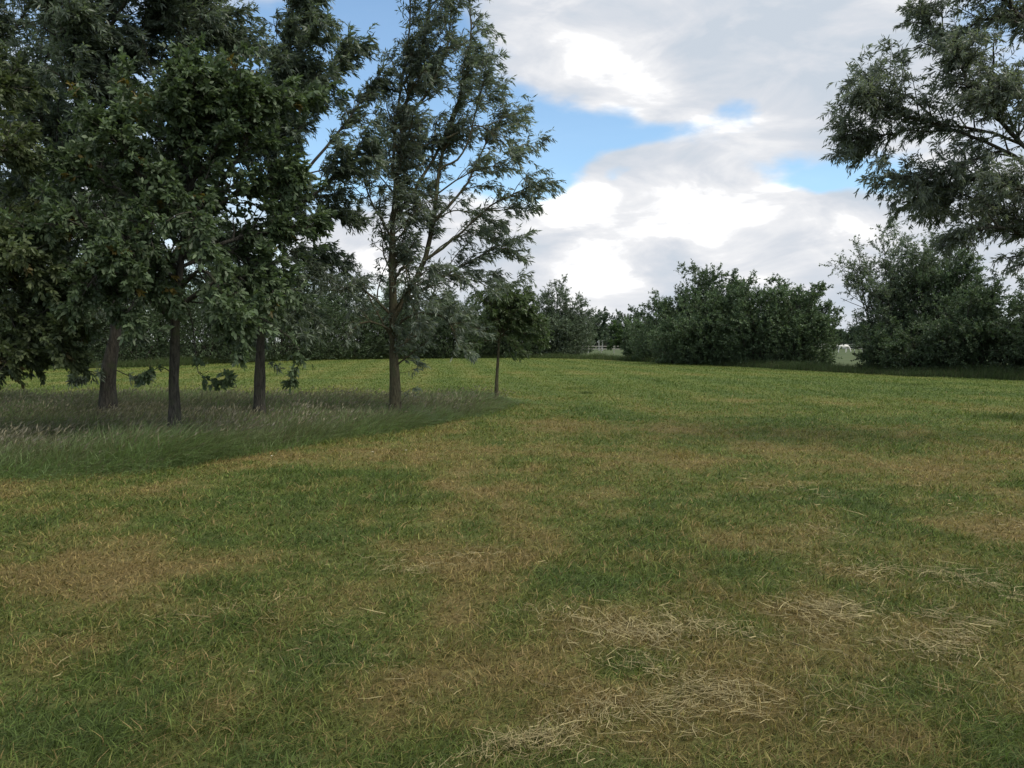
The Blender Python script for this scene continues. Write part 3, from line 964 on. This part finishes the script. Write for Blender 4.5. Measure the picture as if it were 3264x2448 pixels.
# another willow behind the low boughs, its trunk outside the picture
tree_px('willow_tree', 17.5, [(-150, 1320), (-150, 1180), (-140, 1000), (-120, 760), (-90, 500), (-60, 250), (-30, 0), (-10, -200)], .16, [
    ([(-140, 1000), (-40, 820), (60, 700), (180, 620)], .05, .6), ([(-120, 780), (20, 600), (140, 480), (230, 420)], .05, .3), ([(-90, 520), (40, 350), (130, 220), (190, 100)], .05, -.3),
    ([(-60, 260), (40, 100), (120, -20), (180, -140)], .04, .4), ([(-120, 760), (-230, 560), (-300, 420)], .05, .5), ([(-80, 420), (-190, 200), (-240, 40)], .04, .2),
    ([(-100, 620), (0, 520), (60, 380), (80, 260)], .04, -.8), ([(-145, 1040), (-20, 960), (100, 900), (200, 900)], .04, .9),
], 'willow crown at the far left edge above the low olive boughs', seed=19, bark=M_BARK_D, mat=M_WILLOW, cols=WIL2,
    l1=(230, .6, 1.5), l2=(2800, .25, .65), nleaf=56000, leaf=(.13, .03), wind=WIND, t1min=.2)

# small young tree at the end of the bed
tree_px('young_tree', 19.8, [(1581, 1270), (1584, 1200), (1588, 1140), (1590, 1090), (1592, 1060), (1596, 1010), (1600, 960)], .052, [
    ([(1590, 1085), (1620, 1045), (1660, 1010), (1690, 985)], .022, -.3),
    ([(1590, 1080), (1560, 1050), (1525, 1045), (1495, 1050)], .020, .2),
    ([(1592, 1060), (1640, 1000), (1665, 950), (1680, 930)], .020, .3),
    ([(1592, 1060), (1570, 1000), (1545, 960), (1520, 950)], .020, -.2),
    ([(1594, 1030), (1610, 980), (1625, 940), (1620, 915)], .016, .1),
    ([(1591, 1075), (1640, 1060), (1690, 1070), (1720, 1090)], .016, .2),
    ([(1590, 1090), (1550, 1085), (1500, 1100), (1480, 1115)], .014, -.3),
    ([(1592, 1060), (1660, 1020), (1710, 1030), (1730, 1050)], .016, -.4),
    ([(1592, 1040), (1560, 980), (1575, 940), (1580, 915)], .016, .5),
    ([(1591, 1080), (1600, 1060), (1640, 1100), (1650, 1125)], .012, -.4),
], 'small young tree with thin mossy trunk at the end of the tall grass', seed=13, bark=M_BARK_O, mat=M_WILLOW, cols=((0.064, 0.098, 0.042), (0.122, 0.165, 0.076)),
    l1=(110, .25, .60), l2=(1100, .14, .34), nleaf=15500, leaf=(.105, .030), wind=WIND, t1min=.2, droop=.7, trunk_l1=.6, rtip=.012)

# willow reaching in from the right
tree_px('willow_tree', 12.3, [(3560, 1420), (3560, 1250), (3555, 1000), (3540, 800), (3520, 500), (3500, 200), (3480, -150), (3470, -450)], .20, [
    ([(3545, 860), (3380, 640), (3200, 480), (3000, 400), (2880, 370), (2790, 335), (2750, 310)], .035, -.2),
    ([(3520, 560), (3320, 360), (3120, 200), (2970, 90), (2930, 30)], .05, .4),
    ([(3550, 950), (3380, 780), (3200, 680), (3030, 600), (2930, 590)], .03, .2),
    ([(3550, 980), (3400, 850), (3240, 740), (3130, 730), (3060, 750)], .04, -.4),
    ([(3510, 400), (3340, 150), (3180, -20), (3060, -120)], .05, -.3),
    ([(3530, 700), (3300, 480), (3060, 400), (2860, 420), (2760, 440), (2690, 437)], .03, .5),
    ([(3500, 200), (3380, 0), (3280, -200)], .05, .4),
    ([(3540, 800), (3360, 560), (3180, 380), (3080, 250), (3050, 180)], .045, -.7),
    ([(3200, 480), (3080, 520), (2960, 560), (2840, 570)], .025, -.2),
    ([(3540, 820), (3350, 640), (3150, 560), (3000, 610), (2970, 640)], .035, .6),
    ([(3500, 250), (3330, 60), (3150, 60), (3020, 130)], .04, .2),
    ([(3520, 600), (3380, 420), (3240, 300), (3140, 330)], .04, -1.0),
    ([(3545, 900), (3400, 720), (3270, 610), (3160, 570)], .04, -.9),
    ([(3000, 400), (2900, 310), (2800, 280), (2770, 250)], .02, .2),
    ([(3510, 450), (3650, 200), (3750, 100)], .05, .2),
    ([(3530, 700), (3700, 500), (3800, 450)], .05, -.2),
], 'grey-green willow whose leafy branches reach in from the right edge against the clouds', seed=15, bark=M_BARK_D, mat=M_WILLOW, cols=((.110, .135, .108), (.215, .245, .195)),
    l1=(400, .35, 1.0), l2=(4800, .16, .42), nleaf=92000, leaf=(.098, .020), wind=(-.05, 0, 0), t1min=.25, droop=.4, twigvar=.35)


# ------------------------------------------------------------------ trees and shrubs along the far edges
def bush(name, px, d, top_py, width_px, label, cat='tree', group=None, seed=1, trunk_h=0.0, stems=16, nleaf=36000, leaf=(.13, .065), cols=BRD, mat=None, bark=None, asym=0.0, wind=(.15, 0, 0), l1=150, l2=1300, spike=.05, low=-.55, squash=1.0, r0=.09, density=1.0, skirt=None):
    r = rng(seed)
    stems = int(stems * 1.5)
    base = np.array([ray(px, 1200)[0] * d, d, 0.0])
    H = W(px, top_py, d)[2]
    Wm = width_px / F * d
    loc = tuple(base)
    root = thing(name, loc, label, cat, group)
    cz = trunk_h + (H - trunk_h) * 0.5
    dirs = norm(r.normal(0, 1, (stems * 4, 3)))
    dirs = dirs[dirs[:, 2] > low][:stems]
    rad = r.uniform(0.78, 0.98, len(dirs))[:, None]
    tgt = dirs * rad * np.array([Wm / 2, Wm / 2 * squash, (H - trunk_h) * 0.5]) + np.array([0, 0, cz])
    hi = r.choice(len(dirs), max(2, stems // 6), replace=False)
    tgt[hi] *= (1 + spike * r.uniform(.4, 1.2, (len(hi), 1)) * (tgt[hi, 2:] > cz))
    tgt[:, 0] += asym * (tgt[:, 2] / H) * Wm
    st = []
    fork = max(trunk_h * 0.8, 0.15)
    for k, tg in enumerate(tgt):
        if trunk_h > 0.5:
            f0 = np.array([r.normal(0, .03), r.normal(0, .03), r.uniform(fork * .7, fork * 1.1)])
        else:
            a = r.uniform(0, 2 * np.pi)
            q = r.uniform(0, .22) * Wm
            f0 = np.array([math.cos(a) * q, math.sin(a) * q, -0.1])
        mid = f0 * .5 + tg * .5
        mid[2] += 0.10 * H * (1 if tg[2] > f0[2] else -.3)
        mid[:2] = f0[:2] * .62 + tg[:2] * .38 + r.normal(0, .04 * Wm, 2)
        P = resample(np.array([f0, mid, tg]), 10)
        st.append((P, np.linspace(r0 * .5, r0 * .12, 10)))
    par = stack(st)
    s = (H + Wm) / 2
    A1 = grow(par, l1, .14 * s, .32 * s, r, .25, 1.0, (.45, 1.1), .25, wind, (0, 0, .1), 5, rad=.025, taper=.4)
    A2 = grow(A1, l2, .05 * s, .13 * s, r, .1, 1.0, (.4, 1.1), .15, wind, (0, 0, -.15), 4, rad=.012, taper=.3)
    A3 = grow(par, l2 // 5, .05 * s, .14 * s, r, .4, 1.0, (.4, 1.1), .25, wind, (0, 0, 0), 4, rad=.012, taper=.2)
    tw = (np.concatenate([A2[0], A3[0]]), np.concatenate([A2[1], A3[1]]))
    # shoots right down to the ground and inside the crown
    ns = int(l2 * (0.75 if trunk_h < .3 else 0)) if skirt is None else skirt
    if ns:
        a = r.uniform(0, 2 * np.pi, ns); q = np.sqrt(r.uniform(0, 1, ns))
        zz = r.uniform(0.0, 1.0, ns) ** 1.2 * .55 * H
        wq = .40 + .12 * np.sin(np.clip(zz / H, 0, .5) * math.pi)
        p0 = np.stack([np.cos(a) * q * wq * Wm, np.sin(a) * q * wq * Wm * squash, zz], 1)
        dr = norm(np.stack([np.cos(a), np.sin(a), r.uniform(.1, 1.2, ns)], 1) + r.normal(0, .3, (ns, 3)))
        ln = r.uniform(.06, .14, ns) * s
        pts = p0[:, None] + dr[:, None] * (np.linspace(0, 1, 4)[None, :, None] * ln[:, None, None])
        tw = (np.concatenate([tw[0], pts]), np.concatenate([tw[1], np.tile(np.linspace(.012, .003, 4), (ns, 1))]))
        nleaf = int(nleaf * 1.35)
    # keep everything above the ground
    tw[0][:, :, 2] = np.maximum(tw[0][:, :, 2], 0.12)
    wood = [(par[0], par[1], 6), (A1[0], A1[1], 4), (tw[0], tw[1], 3)]
    if trunk_h > 0.5:
        tk = resample(np.array([[0, 0, -.15], [.02, 0, fork * .5], [0, 0, fork * 1.15], [0, 0, cz]]), 12)
        wood.insert(0, (tk[None], (r0 * np.linspace(1.25, .5, 12))[None], 10))
    lf = leaves(tw, int(nleaf * density), r, leaf[0], leaf[1], 0.0, (.35, 1.2), .25, wind, cols, False, .4, None, 0, .9)
    Vl = lf[0]
    off = np.array([base[0], base[1], 0])
    wood = [(a + off, b, c) for a, b, c in wood]
    finish(root, loc, wood, [(Vl + off, lf[1], lf[2])], bark or M_BARK_D, mat or M_LEAF)
    return root


HEDGE = ((0.056, 0.088, 0.046), (0.112, 0.155, 0.084))
HEDGE2 = ((0.07, 0.11, 0.058), (0.14, 0.195, 0.105))
PALE = ((0.085, 0.118, 0.078), (0.165, 0.205, 0.14))

GL = 'trees along the far edge of the field'
# row at the back behind the left group
row = [(-160, 47, 860, 420, 'bushy hedge tree at the field edge behind the low olive boughs'),
       (120, 51, 800, 430, 'dark hedge tree at the field edge behind the thick leaning trunk'),
       (380, 56, 770, 420, 'dark hedge tree at the field edge between the leaning and the big-leaved trunk'),
       (640, 61, 790, 400, 'dark hedge tree at the field edge just right of the big-leaved tree trunk'),
       (880, 70, 825, 400, 'dark hedge tree at the field edge just right of the second willow trunk'),
       (1080, 75, 880, 330, 'dark hedge tree at the field edge left of the tall slender willow trunk'),
       (1270, 78, 890, 300, 'dark hedge tree at the field edge straight behind the tall slender willow trunk'),
       (1430, 80, 905, 290, 'dark hedge tree at the field edge between slender willow and small young tree'),
       (1590, 82, 935, 250, 'low dark hedge tree at the field edge straight behind the small young tree')]
for k, (px, d, tp, wp, lab) in enumerate(row):
    bush('hedge_tree', px, d, tp, wp * 1.1, lab, 'tree', GL, seed=100 + k, skirt=2000, nleaf=42000, leaf=(.17, .085), cols=HEDGE, stems=20, l1=190, l2=1500)

bush('round_tree', 1775, 84, 905, 220, 'rounded grey-green tree left of the gap at the end of the field', 'tree', GL, seed=120, nleaf=46000, leaf=(.18, .08), cols=PALE, stems=26, l1=240, l2=2400, trunk_h=0.0, spike=.03)
bush('hedge_shrub', 1700, 83, 985, 150, 'low dark shrub between the young tree and the rounded grey-green tree', 'shrub', GL, seed=121, nleaf=12000, leaf=(.16, .08), cols=HEDGE, stems=12, l1=80, l2=600)

GR = 'shrubs and trees along the right edge of the field'
bush('hedge_tree', 2135, 65, 925, 260, 'dark green bush at the left end of the right-hand clump, beside the gap', 'shrub', GR, seed=130, nleaf=30000, leaf=(.16, .075), cols=HEDGE2, stems=20, l1=180, l2=1400, asym=.08)
bush('hedge_tree', 2255, 64, 832, 250, 'tallest dark tree standing up out of the middle of the right-hand clump', 'tree', GR, seed=131, nleaf=34000, leaf=(.17, .085), cols=HEDGE, stems=22, l1=190, l2=1500, spike=.05)
bush('hedge_tree', 2300, 56, 912, 310, 'broad rounded bush at the front of the right-hand clump below the tallest tree', 'shrub', GR, seed=132, nleaf=42000, leaf=(.15, .075), cols=HEDGE2, stems=24, l1=220, l2=1800)
bush('hedge_tree', 2435, 53, 888, 300, 'green bush in the right half of the right-hand clump with a feathery top', 'shrub', GR, seed=133, nleaf=40000, leaf=(.15, .07), cols=HEDGE2, stems=24, l1=220, l2=1700, spike=.10)
bush('hedge_tree', 2545, 50, 895, 220, 'round bush at the right end of the right-hand clump, beside the horse gap', 'shrub', GR, seed=134, nleaf=34000, leaf=(.14, .07), cols=HEDGE2, stems=20, l1=190, l2=1500)
bush('hedge_tree', 2190, 58, 1000, 240, 'low spreading bush at the foot of the right-hand clump towards the gap', 'shrub', GR, seed=139, nleaf=22000, leaf=(.14, .07), cols=HEDGE2, stems=16, l1=130, l2=1000)
bush('tall_tree', 2840, 43.5, 715, 350, 'tall grey-green multi-stemmed tree right of the horse gap', 'tree', GR, seed=135, nleaf=52000, leaf=(.14, .048), cols=PALE, stems=30, l1=230, l2=2200, spike=.08, low=-.6, skirt=0, mat=M_WILLOW)
bush('tall_tree', 2985, 42, 735, 240, 'tall tree standing under the willow branches, right of the multi-stemmed tree', 'tree', GR, seed=136, nleaf=44000, leaf=(.13, .05), cols=HEDGE2, stems=22, l1=170, l2=1500, spike=.10, low=-.8)
bush('hedge_tree', 3130, 37, 900, 330, 'dense dark bush at the right edge of the field below the willow branches', 'shrub', GR, seed=137, nleaf=46000, leaf=(.12, .055), cols=HEDGE, stems=24, l1=220, l2=1900)
bush('hedge_tree', 3380, 34, 870, 360, 'dense dark bush cut off by the right edge of the photo', 'shrub', GR, seed=138, nleaf=42000, leaf=(.12, .055), cols=HEDGE, stems=24, l1=220, l2=1900)
bush('low_shrub', 2850, 41, 1020, 220, 'low dark shrub filling the foot of the tall multi-stemmed tree', 'shrub', GR, seed=140, nleaf=22000, leaf=(.12, .06), cols=HEDGE, stems=18, l1=130, l2=1000)
bush('low_shrub', 2950, 39, 1030, 260, 'low dark shrub between the tall trees and the dense bush at the right edge', 'shrub', GR, seed=141, nleaf=22000, leaf=(.12, .06), cols=HEDGE, stems=18, l1=130, l2=1000)

# beyond the gap
bush('small_tree', 2005, 78, 1012, 140, 'small fresh green tree standing in the gap left of the right-hand clump', 'tree', seed=150, nleaf=28000, leaf=(.16, .08), cols=((0.06, 0.112, 0.038), (0.128, 0.195, 0.075)), stems=14, l1=90, l2=700, trunk_h=.7, r0=.12, low=-.8)
bush('gap_shrub', 2050, 76, 1010, 130, 'rounded green shrub joining the small fresh green tree to the right-hand clump', 'shrub', seed=151, nleaf=22000, leaf=(.16, .08), cols=HEDGE2, stems=16, l1=110, l2=900)
bush('gap_shrub', 1858, 120, 1022, 62, 'rounded shrub in the gap beside the rounded grey-green tree', 'shrub', seed=152, nleaf=12000, leaf=(.22, .12), cols=HEDGE, stems=14, l1=80, l2=700)
GF = 'distant trees beyond the pasture'
far = [(1890, 205, 985, 190, 'distant pale tree at the left of the gap beyond the pasture'), (1970, 210, 992, 200, 'distant dark tree in the middle of the gap beyond the pasture'),
       (2060, 200, 980, 190, 'distant tree showing just above the small green tree in the gap'), (2690, 190, 1040, 130, 'distant dark tree behind the white horse'),
       (2770, 195, 1035, 130, 'distant dark tree seen through the foot of the multi-stemmed tree'), (2620, 195, 1030, 120, 'distant tree hidden behind the right-hand clump, left of the horse'), (1840, 205, 1010, 110, 'distant tree showing through the rounded grey-green tree')]
for k, (px, d, tp, wp, lab) in enumerate(far):
    bush('distant_tree', px, d, tp, wp, lab, 'tree', GF, seed=160 + k, nleaf=14000, leaf=(.42, .24), cols=((0.053, 0.083, 0.051), (0.098, 0.135, 0.087)), stems=16, l1=90, l2=600, low=-.7)

# ------------------------------------------------------------------ fences, tree guard, horse beyond the field
M_WOOD = plain_material('weathered_wood', (0.36, 0.34, 0.30), 0.85, 0.35, 8)
M_PALEWOOD = plain_material('pale_wood', (0.55, 0.53, 0.48), 0.8, 0.25, 8)
M_HORSE = plain_material('white_coat', (0.72, 0.70, 0.66), 0.7, 0.12, 4)


def box_bm(bm, c, s):
    g = bmesh.ops.create_cube(bm, size=1.0)
    bmesh.ops.scale(bm, vec=s, verts=g['verts'])
    bmesh.ops.translate(bm, vec=c, verts=g['verts'])


def bm_obj(name, bm, mat, parent, bevel=0.012):
    if bevel:
        bmesh.ops.bevel(bm, geom=list(bm.edges), offset=bevel, segments=1, affect='EDGES')
    me = bpy.data.meshes.new(name)
    bm.to_mesh(me); bm.free()
    me.materials.append(mat)
    o = bpy.data.objects.new(name, me)
    COL.objects.link(o)
    o.parent = parent
    return o


def fence(name, a, b, n, h, rails, label, mat):
    a = np.array(a, float); b = np.array(b, float)
    root = thing(name, (a[0], a[1], 0), label, 'fence')
    L = float(np.linalg.norm(b - a))
    root.rotation_euler = (0, 0, math.atan2(b[1] - a[1], b[0] - a[0]))
    r = random.Random(3)
    for k in range(n):
        bm = bmesh.new()
        box_bm(bm, (L * k / (n - 1), 0.07, h / 2 - .1), (.11, .11, h + .2 + r.uniform(-.05, .05)))
        bm_obj('post', bm, mat, root)
    for z in rails:
        bm = bmesh.new()
        box_bm(bm, (L / 2, -0.015, z), (L + .3, .05, .11))
        bm_obj('rail', bm, mat, root)
    return root


g0 = W(2600, 1120, 138); g1 = W(2800, 1120, 134)
fence('paddock_fence', g0[:2], g1[:2], 9, 1.25, (.5, .85, 1.18), 'pale post and rail paddock fence behind the white horse', M_PALEWOOD)
g0 = W(1835, 1100, 118); g1 = W(2080, 1100, 118)
fence('field_fence', g0[:2], g1[:2], 7, 1.05, (.55, .95), 'weathered post and rail fence across the gap at the end of the field', M_WOOD)

# tree guard of three pale stakes round a sapling
gp = W(1915, 1100, 150)
tg = thing('tree_guard', (gp[0], gp[1], 0), 'pale upright stakes of a tree guard on the pasture in the gap', 'tree guard')
for k in range(4):
    bm = bmesh.new()
    sx, sy = (-.33, .33)[k % 2], (-.33, .33)[k // 2]
    box_bm(bm, (sx, sy, .9), (.12, .12, 2.1))
    bm_obj('stake', bm, M_PALEWOOD, tg)
for z in (.7, 1.75):
    bm = bmesh.new()
    for sx, sy, lx, ly in ((0, -.415, .9, .04), (0, .415, .9, .04), (-.415, 0, .04, .78), (.415, 0, .04, .78)):
        box_bm(bm, (sx, sy, z), (lx, ly, .10))
    bm_obj('crossbar', bm, M_PALEWOOD, tg, 0)
bush('sapling', 1928, 149, 1062, 30, 'pale young sapling beside the stakes of the tree guard', 'tree', seed=170, nleaf=2200, leaf=(.22, .12), cols=PALE, stems=9, l1=40, l2=200, trunk_h=.8, r0=.05)


def horse():
    p = W(2686, 1127, 122)
    root = thing('horse', (p[0], p[1], -0.05), 'white horse grazing by the pale paddock fence', 'horse')
    J = {  # x forward, y sideways, z up, radius
        'pelvis': (-.55, 0, 1.12, .27), 'belly': (-.1, 0, 1.02, .31), 'chest': (.42, 0, 1.06, .28), 'neck0': (.72, 0, 1.06, .17), 'neck1': (.98, 0, .78, .12), 'poll': (1.16, 0, .50, .10),
        'face': (1.22, 0, .28, .075), 'muzzle': (1.24, 0, .10, .055), 'ear': (1.06, .06, .62, .02), 'ear2': (1.06, -.06, .62, .02)}
    E = [('pelvis', 'belly'), ('belly', 'chest'), ('chest', 'neck0'), ('neck0', 'neck1'), ('neck1', 'poll'), ('poll', 'face'), ('face', 'muzzle'), ('poll', 'ear'), ('poll', 'ear2')]
    for s, y in (('l', .17), ('r', -.17)):
        dx = .10 if s == 'l' else -.06
        J.update({'hip' + s: (-.62, y, .92, .17), 'knee' + s: (-.50 + dx * .5, y * 1.1, .68, .11), 'hock' + s: (-.74 + dx, y, .44, .065), 'fet' + s: (-.68 + dx, y, .13, .045), 'hoof' + s: (-.64 + dx, y, .03, .06),
                  'sh' + s: (.50, y, .86, .15), 'elb' + s: (.44 + dx * .4, y, .64, .09), 'car' + s: (.46 + dx, y, .40, .06), 'ffet' + s: (.44 + dx, y, .12, .042), 'fhoof' + s: (.48 + dx, y, .03, .056)})
        E += [('pelvis', 'hip' + s), ('hip' + s, 'knee' + s), ('knee' + s, 'hock' + s), ('hock' + s, 'fet' + s), ('fet' + s, 'hoof' + s),
              ('chest', 'sh' + s), ('sh' + s, 'elb' + s), ('elb' + s, 'car' + s), ('car' + s, 'ffet' + s), ('ffet' + s, 'fhoof' + s)]

    def skin(name, J, E, rootkey, mat):
        keys = list(J)
        me = bpy.data.meshes.new(name)
        me.from_pydata([J[k][:3] for k in keys], [(keys.index(a), keys.index(b)) for a, b in E], [])
        o = bpy.data.objects.new(name, me)
        COL.objects.link(o)
        o.parent = root
        md = o.modifiers.new('Skin', 'SKIN')
        if not me.skin_vertices:
            with bpy.context.temp_override(object=o):
                bpy.context.view_layer.objects.active = o
                bpy.ops.mesh.customdata_skin_add()
        for k, v in zip(keys, me.skin_vertices[0].data):
            v.radius = (J[k][3], J[k][3])
            v.use_root = (k == rootkey)
        md.use_smooth_shade = True
        o.modifiers.new('Subdivision', 'SUBSURF').levels = 1
        o.modifiers['Subdivision'].render_levels = 2
        me.materials.append(mat)
        return o
    skin('body', J, E, 'pelvis', M_HORSE)
    skin('tail', {'a': (-.80, 0, 1.17, .05), 'b': (-.93, 0, 1.0, .07), 'c': (-.95, 0, .7, .07), 'd': (-.92, 0, .45, .025)}, [('a', 'b'), ('b', 'c'), ('c', 'd')], 'a', M_PALEWOOD)
    skin('mane', {'a': (.72, 0, 1.24, .03), 'b': (.98, 0, .93, .045), 'c': (1.14, 0, .64, .03)}, [('a', 'b'), ('b', 'c')], 'a', M_PALEWOOD)


horse()

# daisies in the turf
M_PETAL = plain_material('white_petal', (0.78, 0.78, 0.74), 0.6, 0.1, 30)
M_YOLK = plain_material('yellow_disc', (0.6, 0.42, 0.04), 0.7, 0.2, 30)
M_STALK = plain_material('daisy_stalk', (0.06, 0.11, 0.025), 0.7, 0.3, 30)
for px, py, lab in ((1188, 1461, 'white daisy in the short grass, middle one of three below the slender willow'), (1295, 1455, 'white daisy in the short grass, rightmost of three below the slender willow'),
                    (868, 1474, 'white daisy at the very edge of the tall grass, leftmost of three')):
    g = G(px, py)
    root = thing('daisy', (g[0], g[1], 0), lab, 'flower', 'daisies in the mown grass')
    z = 0.085
    n = 14
    V = []
    for k in range(n):
        a = 2 * math.pi * k / n
        ca, sa = math.cos(a), math.sin(a)
        for q, s in ((.004, 0), (.013, .003), (.018, 0), (.013, -.003)):
            V.append((ca * q - sa * s, sa * q + ca * s - q * .35, z + q * .5))
    mesh_from('petals', np.array(V), 4, n, M_PETAL, root)
    bm = bmesh.new()
    bmesh.ops.create_uvsphere(bm, u_segments=10, v_segments=6, radius=.005)
    bmesh.ops.translate(bm, vec=(0, 0, z + .004), verts=bm.verts)
    bm_obj('flower_disc', bm, M_YOLK, root, 0)
    P = resample(np.array([[0, 0, -.02], [.006, 0, .04], [0, 0, z]]), 6)
    V, Fc = tubes(P[None], np.full((1, 6), .0018), 6)
    mesh_from('stalk', V, 4, len(Fc), M_STALK, root, faces=Fc, smooth=True)
